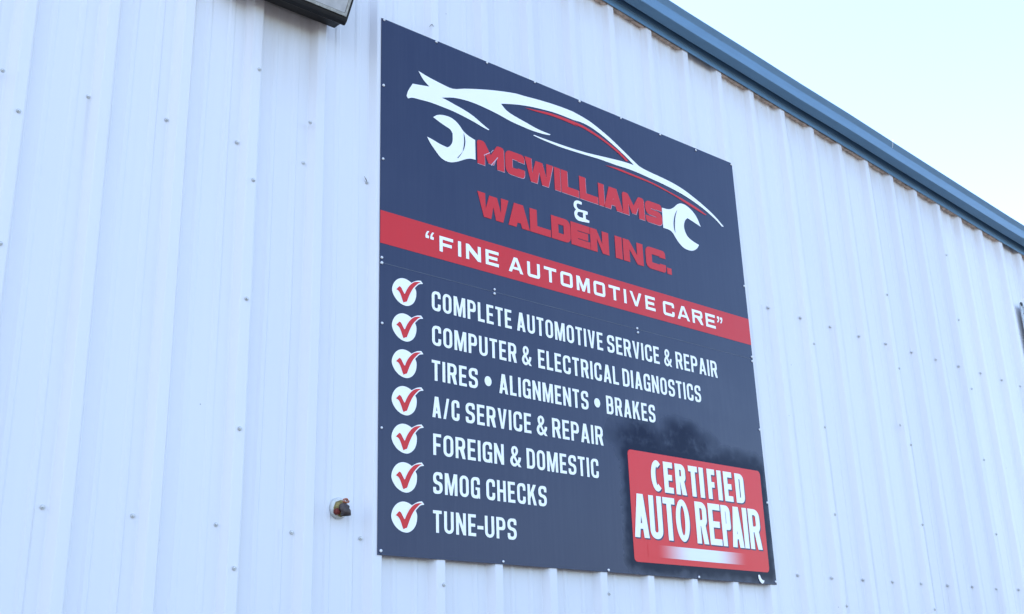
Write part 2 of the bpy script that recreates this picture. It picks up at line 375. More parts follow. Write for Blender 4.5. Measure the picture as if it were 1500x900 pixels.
def wall_panel(k):
    """one 0.9 m sheet: three pans and three ribs, lapped over the next sheet's first rib"""
    prof = []
    for i in range(3):
        prof += pan_profile(rib_x(k + i), rib_x(k + i + 1), 0.0)
    xe = rib_x(k + 3)
    prof[0] = (prof[0][0] + 0.0015, prof[0][1] + 0.0016)
    prof += [(xe, RT - 0.0009), (xe + 0.0045, RT + 0.0015), (xe + 0.0120, RT + 0.016), (xe + 0.0115, RT + 0.0175)]
    bm = bmesh.new()
    rows = 9
    cols = []
    ph = [random.uniform(0, 6.28) for _ in range(4)]
    for i, (x, y) in enumerate(prof):
        zt = roof_z(x) + 0.10
        col = []
        for r in range(rows + 1):
            z = GZ + 0.12 + (zt - GZ - 0.12) * r / rows
            dx = 0.0022 * math.sin(z * 1.7 + ph[0]) + 0.0007 * math.sin(z * 3.9 + ph[1])
            on_pan = y > PAN - 0.001
            dy = 0.0014 * math.sin(z * 2.3 + ph[2] + x * 4) if on_pan else 0.0
            col.append(bm.verts.new((x + dx, y + dy, z)))
        cols.append(col)
    for a, b in zip(cols, cols[1:]):
        for r in range(rows):
            bm.faces.new((a[r], b[r], b[r + 1], a[r + 1]))
    me = mesh_of(bm)
    # normals out of the wall
    if sum(p.normal.y for p in me.polygons) > 0: me.flip_normals()
    return to_building(link('wall_panel', me, WALL))

for k in range(-44, 34, 3):
    wall_panel(k)

# other walls and roof of the building
for X in (XL, XR):
    bm = bmesh.new()
    s = 1 if X == XR else -1
    y = 0.06
    pts = []
    while y < DEPTH:
        pts += [(X, y), (X, y + 0.22), (X + s * 0.03, y + 0.24), (X + s * 0.03, y + 0.27), (X, y + 0.29)]
        y += 0.305
    lo = [bm.verts.new((a, b, GZ + 0.12)) for a, b in pts]
    hi = [bm.verts.new((a, b, roof_z(X) + 0.02)) for a, b in pts]
    for i in range(len(pts) - 1): bm.faces.new((lo[i], lo[i + 1], hi[i + 1], hi[i]))
    to_building(link('side_wall', mesh_of(bm), WALL))
bm = bmesh.new()
vs = [bm.verts.new(p) for p in ((XL, DEPTH, GZ), (XR, DEPTH, GZ), (XR, DEPTH, roof_z(XR)), (XRIDGE, DEPTH, roof_z(XRIDGE)), (XL, DEPTH, roof_z(XL)))]
bm.faces.new(vs)
to_building(link('rear_wall', mesh_of(bm), WALL))
bm = bmesh.new()                                  # sheet behind the gable, interior darkness put into its colour
vs = [bm.verts.new(p) for p in ((XL, 0.075, GZ), (XR, 0.075, GZ), (XR, 0.075, roof_z(XR) + 0.05), (XRIDGE, 0.075, roof_z(XRIDGE) + 0.05), (XL, 0.075, roof_z(XL) + 0.05))]
bm.faces.new(vs)
to_building(link('interior_dark_sheet', mesh_of(bm), DARKIN))
bm = bmesh.new()                                  # concrete kerb under the sheets
box(bm, XL, XR, 0.01, 0.20, GZ - 0.05, GZ + 0.118)
to_building(link('concrete_footing', mesh_of(bm), simple('concrete', (0.30, 0.29, 0.27), 0.9, var=0.15, scale=8, bump=0.3)))
for xa, xb in ((XL - 0.25, XRIDGE), (XRIDGE, XR + 0.25)):
    bm = bmesh.new()
    za, zb = roof_z(xa) + 0.150, roof_z(xb) + 0.150
    v = [(xa, -0.045, za), (xb, -0.045, zb), (xb, DEPTH + 0.1, zb), (xa, DEPTH + 0.1, za)]
    lo = [bm.verts.new(p) for p in v]; hi = [bm.verts.new((p[0], p[1], p[2] + 0.012)) for p in v]
    bm.faces.new(lo); bm.faces.new(hi[::-1])
    for i in range(4): bm.faces.new((lo[i], lo[(i + 1) % 4], hi[(i + 1) % 4], hi[i]))
    to_building(link('roof', mesh_of(bm), ROOF_M))

# rake trim: folded profile run along the gable edge in lengths that lap each other
TRIM = [(-0.003, 0.0), (-0.0035, 0.037), (-0.006, 0.040), (-0.012, 0.085), (-0.040, 0.085), (-0.044, 0.0405), (-0.048, 0.0405), (-0.088, 0.063), (-0.0905, 0.0665),
        (-0.0905, 0.133), (-0.0925, 0.137), (-0.109, 0.166), (-0.109, 0.171), (-0.100, 0.173), (-0.02, 0.173)]
def trim_run(xa, xb, grow=0.0):
    bm = bmesh.new()
    n = max(1, int((xb - xa) / 0.5))
    rows = []
    for i in range(n + 1):
        x = xa + (xb - xa) * i / n
        wv = 0.0012 * math.sin(x * 2.1) + 0.0008 * math.sin(x * 5.3 + 1)
        rows.append([bm.verts.new((x, y - grow - (wv if y < -0.04 else 0), roof_z(x) + z * 0.985 + wv)) for y, z in TRIM])
    for a, b in zip(rows, rows[1:]):
        for j in range(len(TRIM) - 1): bm.faces.new((a[j], b[j], b[j + 1], a[j + 1]))
    o = to_building(link('rake_trim', mesh_of(bm), TRIM_M))
    return o
xs = [XL - 0.2, -12.0, -9.0, XRIDGE, -2.0, 1.02, 4.062, 7.1, 10.1, XR + 0.2]
xs = sorted(x for x in xs if XL - 0.3 < x < XR + 0.3)
for i, (a, b) in enumerate(zip(xs, xs[1:])):
    trim_run(a, b + (0.03 if i < len(xs) - 2 else 0), 0.0010 * (i % 2))

# weathered closure boards in the gaps between rib tops and trim
missing = {7, 19}
for k in range(K0, K1):
    if k in missing: continue
    a, b = rib_x(k) + 0.004, rib_x(k + 1) - 0.036
    cut = a + (b - a) * random.uniform(0.35, 0.65)
    for (u, v) in ((a, cut - 0.0015), (cut + 0.0015, b + 0.02)):
        bm = bmesh.new()
        rz = random.uniform(0.000, 0.005)
        vv = box(bm, u, v, 0.0062 + random.uniform(0, 0.004), 0.034, 0, 0.06)
        for q in vv: q.co.z += roof_z(q.co.x) + 0.001 + rz + random.uniform(0, 0.002)
        to_building(link('closure_board', mesh_of(bm), WOOD_M))

# wall screws: rubber washer and hex head, shared mesh
def screw_mesh():
    bm = bmesh.new()
    lathe(bm, [(0.0085, 0.0), (0.0085, 0.0018), (0.006, 0.0026)], 10, cap=False)
    for f in bm.faces: f.material_index = 1
    lathe(bm, [(0.0068, 0.002), (0.0068, 0.0036), (0.0045, 0.0037), (0.0045, 0.0080), (0.0036, 0.0088)], 6)
    return mesh_of(bm)
SCREW = screw_mesh()
SCREW.materials.append(SCREW_M); SCREW.materials.append(WASH_M)
for (x, y, z) in PAN_SCREWS + [(x, RT - 0.001, z) for x, z in RIB_SCREWS]:
    if True:
        o = bpy.data.objects.new('screw', SCREW)
        C.objects.link(o)
        o.parent = building
        o.location = Vector((x, y, z)) - OFF
        o.rotation_euler = (random.uniform(-.08, .08), random.uniform(0, 3), random.uniform(-.08, .08))

# ---------------------------------------------------------------- flat print helpers
ARC_W = [0.78]
def arc_corner(p0, p1, p2, r, n=6):
    a = (Vector(p0) - Vector(p1)); b = (Vector(p2) - Vector(p1))
    la, lb = a.length, b.length
    r = min(r, la * 0.49, lb * 0.49)
    a.normalize(); b.normalize()
    s, e = Vector(p1) + a * r, Vector(p1) + b * r
    out = []
    for i in range(n + 1):
        t = i / n
        # blend of quadratic and circular look
        w = ARC_W[0]
        q = (s * (1 - t) ** 2 + Vector(p1) * 2 * t * (1 - t) * w + e * t * t) / ((1 - t) ** 2 + 2 * t * (1 - t) * w + t * t)
        out.append((q.x, q.y))
    return out

def rnd(pts):
    out = []
    n = len(pts)
    for i, p in enumerate(pts):
        if len(p) == 3 and p[2] > 0:
            out += arc_corner(pts[i - 1][:2], p[:2], pts[(i + 1) % n][:2], p[2])
        else: out.append(tuple(p[:2]))
    return out

def smooth_loop(pts, n=4, corner=38):
    """Catmull-Rom through traced points, keeping sharp corners"""
    P = [Vector(p) for p in pts]
    L = len(P); sharp = []
    for i in range(L):
        a, b = P[i] - P[i - 1], P[(i + 1) % L] - P[i]
        sharp.append(a.length > 0 and b.length > 0 and math.degrees(a.angle(b)) > corner)
    out = []
    for i in range(L):
        p1, p2 = P[i], P[(i + 1) % L]
        p0 = P[i - 1] if not sharp[i] else p1
        p3 = P[(i + 2) % L] if not sharp[(i + 1) % L] else p2
        d = (p2 - p1).length
        m1 = (p2 - p0); m2 = (p3 - p1)
        m1 = m1.normalized() * d * (1.0 if not sharp[i] else 1.0); m2 = m2.normalized() * d
        for s in range(n):
            t = s / n
            h = (2*t**3 - 3*t**2 + 1) * p1 + (t**3 - 2*t**2 + t) * m1 + (-2*t**3 + 3*t**2) * p2 + (t**3 - t**2) * m2
            out.append((h.x, h.y))
    return out

def add_shape(bm, loops, y, dx=0.0, dz=0.0):
    """filled flat shape: first loop is the outline, the others are holes; loops in (x, z)"""
    ls = [[Vector((a + dx, b + dz, 0)) for a, b in lp] for lp in loops]
    flat = [v for lp in ls for v in lp]
    tris = tessellate_polygon(ls)
    vs = [bm.verts.new((v.x, y, v.y)) for v in flat]
    for t in tris:
        try:
            f = bm.faces.new([vs[i] for i in t])
        except ValueError: continue
        f.normal_update()
        if f.normal.y > 0: f.normal_flip()

def finish(bm):
    me = bpy.data.meshes.new('print')
    bm.to_mesh(me); bm.free()
    return me

def glyph(ch, W, H, s, t, r, ri=None):
    """loops for a capital in a W x H box; s = stem, t = bar, r = outer corner radius"""
    if ri is None: ri = max(r - s * 0.75, 0.0)
    m = H / 2
    if ch == 'I': return [[(0, 0), (W, 0), (W, H), (0, H)]]
    if ch == '-': return [[(0, m - t * .62), (W, m - t * .62), (W, m + t * .38), (0, m + t * .38)]]
    if ch == '.': return [[(0, 0), (W, 0), (W, W), (0, W)]]
    if ch == '/': return [[(0, 0), (s * .9, 0), (W, H), (W - s * .9, H)]]
    if ch == 'O' or ch == 'D' or ch == 'Q':
        l = r if ch == 'O' else 0; li = ri if ch == 'O' else 0
        return [rnd([(0, 0, l), (W, 0, r), (W, H, r), (0, H, l)]), rnd([(s, t, li), (W - s, t, ri), (W - s, H - t, ri), (s, H - t, li)])]
    if ch == 'C':
        return [rnd([(0, 0, r), (W, 0, r), (W, H * .36), (W - s, H * .36), (W - s, t, ri), (s, t, ri), (s, H - t, ri), (W - s, H - t, ri), (W - s, H * .65), (W, H * .65), (W, H, r), (0, H, r)])]
    if ch == 'G':
        return [rnd([(0, 0, r), (W * .80, 0, r * .7), (W - s * .42, H * .07), (W - s * .42, 0), (W, 0), (W, H * .52), (W * .52, H * .52), (W * .52, H * .52 - t * .9), (W - s, H * .52 - t * .9), (W - s, t, ri), (s, t, ri), (s, H - t, ri), (W - s, H - t, ri), (W - s, H * .66), (W, H * .66), (W, H, r), (0, H, r)])]
    if ch == 'S':
        a, b = H * .545, H * .455
        return [rnd([(0, 0, r), (W, 0, r), (W, b + t * .55, r), (s, H * .56 + t * .25, ri), (s, H - t, ri), (W - s, H - t, ri), (W - s, H * .70), (W, H * .70), (W, H, r), (0, H, r), (0, a - t * .55, r), (W - s, H * .44 - t * .25, ri), (W - s, t, ri), (s, t, ri), (s, H * .30), (0, H * .30)])]
    if ch == 'A':
        a = s * .62; b = s * 1.06; c = H * .20
        k = (W / 2 - a) / H
        yi = (W / 2 - b) / k
        yi = min(yi, H - t * .9)
        kk = (W / 2 - b) / yi
        xl = lambda y: b + kk * y
        return [[(0, 0), (b, 0), (xl(c), c), (W - xl(c), c), (W - b, 0), (W, 0), (W / 2 + a, H), (W / 2 - a, H)],
                [(xl(c + t * .85), c + t * .85), (W - xl(c + t * .85), c + t * .85), (W / 2, yi)]]
    if ch == 'B':
        return [rnd([(0, 0), (W, 0, r), (W, H * .50, r * .7), (W * .90, H * .53, r * .2), (W * .97, H * .57, r * .3), (W * .97, H, r), (0, H)]),
                rnd([(s, t), (W - s, t, ri), (W - s, m - t * .42, ri), (s, m - t * .42)]), rnd([(s, m + t * .5), (W * .97 - s, m + t * .5, ri), (W * .97 - s, H - t, ri), (s, H - t)])]
    if ch == 'E':
        return [[(0, 0), (W, 0), (W, t), (s, t), (s, m - t / 2), (W * .90, m - t / 2), (W * .90, m + t / 2), (s, m + t / 2), (s, H - t), (W, H - t), (W, H), (0, H)]]
    if ch == 'F':
        return [[(0, 0), (s, 0), (s, m - t * .6), (W * .90, m - t * .6), (W * .90, m + t * .4), (s, m + t * .4), (s, H - t), (W, H - t), (W, H), (0, H)]]
    if ch == 'H':
        return [[(0, 0), (s, 0), (s, m - t / 2), (W - s, m - t / 2), (W - s, 0), (W, 0), (W, H), (W - s, H), (W - s, m + t / 2), (s, m + t / 2), (s, H), (0, H)]]
    if ch == 'L': return [[(0, 0), (W, 0), (W, t), (s, t), (s, H), (0, H)]]
    if ch == 'T':
        return [[(W / 2 - s / 2, 0), (W / 2 + s / 2, 0), (W / 2 + s / 2, H - t), (W, H - t), (W, H), (0, H), (0, H - t), (W / 2 - s / 2, H - t)]]
    if ch == 'K':
        b = s * 1.12
        return [[(0, 0), (s, 0), (s, H * .30), (s + (W - s) * .20, H * .46), (W - b, 0), (W, 0), (s + (W - s) * .52, H * .62), (W * .97, H), (W * .97 - b, H), (s, H * .60), (s, H), (0, H)]]
    if ch == 'M':
        v = s * .42
        return [[(0, 0), (s, 0), (s, H * .60), (W / 2 - v, 0), (W / 2 + v, 0), (W - s, H * .60), (W - s, 0), (W, 0), (W, H), (W - s * 1.25, H), (W / 2, H * .38), (s * 1.25, H), (0, H)]]
    if ch == 'X':                                       # wide M whose vee stops above the baseline
        v = s * .35
        return [rnd([(0, 0), (s, 0), (s, H * .52), (W / 2 - v, H * .14), (W / 2 + v, H * .14), (W - s, H * .52), (W - s, 0), (W, 0), (W, H, r * .5), (W - s * .95, H, r * .3), (W / 2, H * .52), (s * .95, H, r * .3), (0, H, r * .5)])]
    if ch == 'N':
        return [[(0, 0), (s, 0), (s, H * .58), (W - s, 0), (W, 0), (W, H), (W - s, H), (W - s, H * .42), (s, H), (0, H)]]
    if ch == 'P':
        return [rnd([(0, 0), (s, 0), (s, H * .40), (W, H * .40, r), (W, H, r), (0, H)]), rnd([(s, H * .40 + t), (W - s, H * .40 + t, ri), (W - s, H - t, ri), (s, H - t)])]
    if ch == 'R':
        return [rnd([(0, 0), (s, 0), (s, H * .42), (W * .42, H * .42), (W - s * 1.08, 0), (W, 0), (W * .82, H * .44), (W * .97, H * .53, r * .5), (W * .97, H, r), (0, H)]),
                rnd([(s, H * .42 + t * .95), (W * .97 - s, H * .42 + t * .95, ri), (W * .97 - s, H - t, ri), (s, H - t)])]
    if ch == 'U':
        return [rnd([(0, H), (0, 0, r), (W, 0, r), (W, H), (W - s, H), (W - s, t, ri), (s, t, ri), (s, H)])]
    if ch == 'V':
        v = s * .5
        return [[(0, H), (W / 2 - v, 0), (W / 2 + v, 0), (W, H), (W - s * 1.05, H), (W / 2, H * .27), (s * 1.05, H)]]
    if ch == 'W':
        b = s * 1.0
        return [[(0, H), (W * .19, 0), (W * .19 + b * .95, 0), (W / 2, H * .52), (W * .81 - b * .95, 0), (W * .81, 0), (W, H), (W - b, H), (W * .745, H * .38), (W * .5 + b * .5, H * .96), (W * .5 - b * .5, H * .96), (W * .255, H * .38), (b, H)]]
    if ch == '&':
        o = [(1, 0), (.76, 0), (.64, .085), (.48, 0.0), (.30, -.012), (.12, .05), (0.01, .18), (0, .31), (.08, .44), (.21, .54), (.12, .67), (.11, .83), (.22, .96), (.42, 1.01), (.62, .97), (.73, .85), (.73, .73), (.65, .61), (.49, .50), (.66, .29), (.74, .38), (.755, .47), (.985, .47), (.96, .33), (.82, .165)]
        h1 = [(.415, .61), (.335, .71), (.33, .82), (.42, .885), (.51, .83), (.515, .73)]
        h2 = [(.325, .425), (.235, .32), (.24, .20), (.34, .135), (.45, .15), (.525, .205)]
        return [smooth_loop([(x * W, z * H) for x, z in q], 3, 30) for q in (o, h1, h2)]
    raise KeyError(ch)

REL = {'I': None, 'M': 1.36, 'N': 1.05, 'L': .80, 'E': .84, 'F': .80, 'T': .90, '&': 1.15, 'A': 1.08, 'V': 1.02, 'W': 1.5, 'K': 1.06, '/': .75, '-': .62, 'P': .98, 'R': 1.02}
def word(bm, text, x0, x1, z0, H, s, t, r, gap, y, rel=REL, layers=((0, 0, 0),), fn=None):
    fixed = sum(s for c in text if rel.get(c, 1) is None) + gap * (len(text) - 1)
    tot = sum(rel.get(c, 1.0) for c in text if rel.get(c, 1) is not None)
    unit = (x1 - x0 - fixed) / tot
    x = x0
    for c in text:
        w = s if rel.get(c, 1) is None else unit * rel.get(c, 1.0)
        lp = (fn or glyph)(c, w, H, s, t, min(r, w * .49))
        for (dx, dz, dy) in layers:
            add_shape(bm, lp, y + dy, x + dx, z0 + dz)
        x += w + gap

def disc_loop(cx, cz, rx, rz, n=24):
    return [(cx + rx * math.cos(2 * math.pi * i / n), cz + rz * math.sin(2 * math.pi * i / n)) for i in range(n)]

# ---------------------------------------------------------------- the big sign
SW, SH, SEAM = 2.4384, 2.4009, 1.208
sign = thing('wall_sign', (SW / 2, 0, 0), 'large navy square sign with red band and white lettering on ribbed white wall', 'sign')
def to_sign(o):
    o.parent = sign
    o.location = (-SW / 2, 0, 0)
    return o
def sub(o, part):                                # sub-part of a sign part (parts share the sign's offset)
    o.parent = part
    return o
to_sign(link('sign_board', bevelled_box(0, SW, 0.0, 0.0032, 0, SEAM - 0.0014, 0.0006), NAVY_M, label='lower half sheet of the navy sign'))
to_sign(link('sign_board', bevelled_box(0, SW, 0.0, 0.0032, SEAM + 0.0014, SH, 0.0006), NAVY_M, label='upper half sheet of the navy sign'))
bm = bmesh.new(); box(bm, 0.001, SW - 0.001, -0.0004, 0.0030, SEAM - 0.0013, SEAM + 0.0013)  # paler strip filling the seam, painted as the edge highlight along it
to_sign(link('seam_highlight', mesh_of(bm), simple('painted_highlight_grey', (0.085, 0.10, 0.15), 0.5)))

Y1, Y2, Y3 = -0.0009, -0.0018, -0.0027
bm = bmesh.new(); add_shape(bm, [[(0.0006, 1.2965), (SW - 0.0006, 1.288), (SW - 0.0006, 1.4395), (0.0006, 1.4475)]], Y1)
to_sign(link('red_band', finish(bm), RED_M))

def svc(parts, z0, H=0.0895):
    bm = bmesh.new()
    for it in parts:
        if it[0] == '*': add_shape(bm, [disc_loop(it[1], z0 + H * .49, 0.0195, 0.0225)], Y2)
        elif it[0] == '-': add_shape(bm, [[(it[1], z0 + H * .34), (it[2], z0 + H * .34), (it[2], z0 + H * .50), (it[1], z0 + H * .50)]], Y2)
        else: word(bm, it[0], it[1], it[2], z0, H, 0.0148, 0.0128, 0.024, 0.0115, Y2)
    return to_sign(link('lettering', finish(bm), WHITE_M))
def lab(o, s): o['label'] = s
lab(svc([('COMPLETE', .266, .712), ('AUTOMOTIVE', .743, 1.286), ('SERVICE', 1.315, 1.681), ('&', 1.716, 1.773), ('REPAIR', 1.803, 2.124)], 1.049), 'white service line COMPLETE AUTOMOTIVE SERVICE & REPAIR')
lab(svc([('COMPUTER', .266, .735), ('&', .766, .823), ('ELECTRICAL', .863, 1.379), ('DIAGNOSTICS', 1.406, 1.975)], .8925), 'white service line COMPUTER & ELECTRICAL DIAGNOSTICS')
lab(svc([('TIRES', .263, .509), ('*', .566), ('ALIGNMENTS', .628, 1.167), ('*', 1.224), ('BRAKES', 1.284, 1.619)], .7375), 'white service line TIRES ALIGNMENTS BRAKES')
lab(svc([('A/C', .264, .406), ('SERVICE', .439, .806), ('&', .838, .901), ('REPAIR', .931, 1.250)], .579), 'white service line A/C SERVICE & REPAIR')
lab(svc([('FOREIGN', .267, .643), ('&', .678, .740), ('DOMESTIC', .772, 1.208)], .4205), 'white service line FOREIGN & DOMESTIC')
lab(svc([('SMOG', .265, .507), ('CHECKS', .541, .880)], .2615), 'white service line SMOG CHECKS')
lab(svc([('TUNE', .263, .482), ('-', .489, .521), ('UPS', .529, .701)], .1045), 'white service line TUNE-UPS')

# slogan on the band
WIDE = {'I': None, 'M': 1.12, 'F': .90, 'E': .92, 'A': 1.12, 'T': 1.0, 'V': 1.08, 'N': 1.02}
bm = bmesh.new()
word(bm, 'FINE', .311, .647, 1.3325, 0.0735, 0.0175, 0.0150, 0.016, 0.027, Y2, WIDE)
word(bm, 'AUTOMOTIVE', .705, 1.681, 1.330, 0.0750, 0.0175, 0.0150, 0.016, 0.026, Y2, WIDE)
word(bm, 'CARE', 1.740, 2.147, 1.3265, 0.0765, 0.0175, 0.0150, 0.016, 0.022, Y2, WIDE)
def quote(bm, x, z, flip):
    pts = [(0, 0), (.016, 0), (.018, .003), (.018, .013), (.009, .014), (.013, .024), (.020, .034), (.010, .034), (.002, .022), (-.001, .010)]
    if flip: pts = [(.019 - a, .034 - b) for a, b in pts]
    add_shape(bm, [[(x + a, z + b) for a, b in pts]], Y2)
quote(bm, .236, 1.378, False); quote(bm, .262, 1.377, False)
quote(bm, 2.163, 1.368, True); quote(bm, 2.188, 1.367, True)
lab(to_sign(link('lettering', finish(bm), WHITE_M)), 'white slogan on the red band reading FINE AUTOMOTIVE CARE in quotes')

# company name
def name_line(items, z0, H, s, t, pale):
    bm = bmesh.new(); bp = bmesh.new()
    for (c, a, b) in items:
        hh = .036 if c == '.' else H
        lp = glyph(c, b - a, hh, min(s, b - a) if c != 'I' else s, t, 0.034)
        add_shape(bm, lp, Y2, a, z0)
        if pale: add_shape(bp, lp, Y1, a + .0022, z0 - .0022)
    o = to_sign(link('lettering', finish(bm), RED_M))
    if pale: to_sign(link('lettering_edge', finish(bp), PINK_M))
    else: bp.free()
    return o
lab(name_line([('X', .536, .699), ('C', .706, .827), ('W', .828, 1.014), ('I', 1.019, 1.060), ('L', 1.064, 1.182), ('L', 1.188, 1.314), ('I', 1.320, 1.361), ('A', 1.356, 1.494), ('X', 1.492, 1.655), ('S', 1.662, 1.790)], 1.830, .125, .045, .040, True), 'red heavy lettering MCWILLIAMS between the two wrenches')
lab(name_line([('W', .531, .717), ('A', .713, .845), ('L', .847, .979), ('D', .984, 1.110), ('E', 1.112, 1.241), ('N', 1.243, 1.371), ('I', 1.416, 1.466), ('N', 1.473, 1.619), ('C', 1.638, 1.788), ('.', 1.795, 1.830)], 1.564, .122, .046, .038, False), 'red heavy lettering WALDEN INC. above the band')
bm = bmesh.new()                                  # slits where the cut vinyl has slipped
for q in [[(0.5746, 1.8827), (0.6119, 1.9082), (0.6144, 1.9057), (0.5756, 1.8792)], [(0.6167, 1.9096), (0.6328, 1.9281), (0.6349, 1.9268), (0.6196, 1.9086)], [(0.6152, 1.8424), (0.6583, 1.8959), (0.6615, 1.894), (0.6195, 1.8399)]]: add_shape(bm, [q], Y3)
to_sign(link('lettering_gap', finish(bm), PINK_M))
bm = bmesh.new(); add_shape(bm, [smooth_loop(LOGO['ampersand'], 3, 40), smooth_loop(LOGO['ampersand_hole'], 3, 40)], Y2)
lab(to_sign(link('lettering', finish(bm), WHITE_M)), 'small white ampersand between the two lines of the name')

# car outline and wrenches
bm = bmesh.new(); add_shape(bm, [smooth_loop(LOGO['car_outline'], 3, 32)], Y2)
to_sign(link('car_outline', finish(bm), WHITE_M, label='white swooping outline of a car above the name'))
for k, nm in (('roof_accent', 'thin red accent line under the car roof'), ('hood_accent', 'thin red accent line along the car front')):
    bm = bmesh.new(); add_shape(bm, [smooth_loop(LOGO[k], 3, 40)], Y2)
    to_sign(link('red_accent', finish(bm), RED_M, label=nm))
for k, a, nm in (('left_wrench', 'left_arc', 'white wrench head left of the name'), ('right_wrench', 'right_arc', 'white wrench head right of the name')):
    bm = bmesh.new(); add_shape(bm, [smooth_loop(LOGO[k], 3, 34)], Y2)
    w = to_sign(link('wrench_head', finish(bm), WHITE_M, label=nm))
    bm = bmesh.new(); add_shape(bm, [smooth_loop(LOGO[a], 3, 60)], Y3)
    sub(link('shading_line', finish(bm), NAVY_M), w)

# seven check marks
bm = bmesh.new(); add_shape(bm, [smooth_loop(LOGO['disc'], 3, 55)], Y2); disc_me = finish(bm); disc_me.materials.append(WHITE_M)
bm = bmesh.new(); add_shape(bm, [smooth_loop(LOGO['tick'], 3, 38)], Y3); tick_me = finish(bm); tick_me.materials.append(RED_M)
for i in range(7):
    d = bpy.data.objects.new('check_mark', disc_me); C.objects.link(d)
    d.parent = sign; d.location = (-SW / 2, 0, -0.1577 * i)
    t_ = bpy.data.objects.new('tick', tick_me); C.objects.link(t_); t_.parent = d

# certified badge
def round_glyph(c, W, H, s, t, r):
    """geometric rounded capitals of the badge"""
    def ell(rx, rz, a0, a1, n=26):
        return [(W / 2 + rx * math.cos(math.radians(a0 + (a1 - a0) * i / n)), H / 2 + rz * math.sin(math.radians(a0 + (a1 - a0) * i / n))) for i in range(n + 1)]
    if c == 'O': return [ell(W / 2, H / 2, 0, 348, 28), ell(W / 2 - s, H / 2 - t, 0, 348, 28)]
    if c == 'C':
        cx = W * .60
        f = lambda rx, rz, a: (cx + rx * math.cos(math.radians(a)), H / 2 + rz * math.sin(math.radians(a)))
        return [[f(W * .60, H / 2, 50 + 260 * i / 26) for i in range(27)] + [f(W * .60 - s * 1.02, H / 2 - t * 1.1, 302 - 244 * i / 24) for i in range(25)]]
    if c == 'U': return [rnd([(0, H), (0, 0, W * .5), (W, 0, W * .5), (W, H), (W - s, H), (W - s, t, W * .5 - s), (s, t, W * .5 - s), (s, H)])]
    if c == 'D': return [rnd([(0, 0), (W, 0, W * .75), (W, H, W * .75), (0, H)]), rnd([(s, t), (W - s, t, W * .5), (W - s, H - t, W * .5), (s, H - t)])]
    return glyph(c, W, H, s, t, r)
bm = bmesh.new()
add_shape(bm, [rnd([(BX0, BZ0, .022), (BX1, BZ0 + .002, .022), (BX1 + .006, BZ1, .022), (BX0 + .001, BZ1, .022)])], Y1)
badge = to_sign(link('certified_badge', finish(bm), BADGE_M, label='red badge with rounded corners at the lower right of the sign'))
CERT = [('C', 1.556, 1.624), ('E', 1.645, 1.710), ('R', 1.728, 1.804), ('T', 1.825, 1.892), ('I', 1.904, 1.937), ('F', 1.964, 2.022), ('I', 2.039, 2.072), ('E', 2.089, 2.155), ('D', 2.179, 2.248)]
AUTO = [('A', 1.418, 1.517), ('U', 1.525, 1.613), ('T', 1.622, 1.706), ('O', 1.708, 1.806), ('R', 1.851, 1.937), ('E', 1.948, 2.038), ('P', 2.045, 2.114), ('A', 2.116, 2.206), ('I', 2.211, 2.247), ('R', 2.257, 2.350)]
for (m, dx, dz, y) in ((DNAVY_M, .0065, -.006, Y2), (WHITE_M, 0, 0, Y3)):
    for (boxes, z0, H, s, t, text) in ((CERT, .398, .152, .0310, .0285, 'CERTIFIED'), (AUTO, .170, .205, .0330, .0310, 'AUTO REPAIR')):
        bm = bmesh.new()
        for n, (c, a, e) in enumerate(boxes):
            lp = round_glyph(c, e - a, H, e - a if c == 'I' else s, t, (e - a) * .48)
            add_shape(bm, lp, y - 0.00008 * (n % 2), a + dx, z0 + dz)
        o = sub(link('lettering', finish(bm), m), badge)
        if m is WHITE_M: o['label'] = 'white lettering ' + text + ' on the red badge'
bm = bmesh.new(); add_shape(bm, [[(1.50, .085), (2.28, .085), (2.28, .143), (1.50, .143)]], Y2)
sub(link('gradient_bar', finish(bm), sign_vinyl('white_to_red_bar_print', RED_BADGE, 0.30, haze=0.02, stains=False, fade=True), label='pale bar fading out at both ends along the bottom of the badge'), badge)

# sign screws: white cap on a dark ring painted as the shadow round it
bm = bmesh.new()
lathe(bm, [(0.0088, 0.0), (0.0082, 0.0012), (0.0064, 0.0014)], 12, cap=False)
for f in bm.faces: f.material_index = 1
lathe(bm, [(0.0062, 0.0008), (0.0062, 0.003), (0.0050, 0.0052), (0.0026, 0.0062)], 12)
SS = mesh_of(bm, True); SS.materials.append(CAP_M); SS.materials.append(DNAVY_M)
for (x, z) in SIGN_SCREWS:
    x = min(x, SW - 0.0095)
    o = bpy.data.objects.new('screw', SS); C.objects.link(o)
    o.parent = sign; o.location = (x - SW / 2, 0.0001, z)
    sc = random.uniform(.85, 1.1); o.scale = (sc, sc, sc)
# torn white chip at the lower right corner of the sign
bm = bmesh.new()
chip = [(2.288, .046), (2.296, .050), (2.303, .043), (2.307, .030), (2.317, .018), (2.331, .014), (2.326, .001), (2.315, -.006), (2.300, .004), (2.290, .024)]
chip = [(2.308 + (x - 2.308) * .8, .020 + (z - .020) * .8) for x, z in chip]
add_shape(bm, [smooth_loop(chip, 2, 50)], 0)
for v in bm.verts: v.co.y = -0.002 - 0.010 * max(0, (v.co.x - 2.29)) / .04
me = finish(bm)
o = to_sign(link('torn_sticker', me, WHITE_M, label='curled white scrap at the bottom edge of the sign'))
mo = o.modifiers.new('thickness', 'SOLIDIFY'); mo.thickness = 0.0008

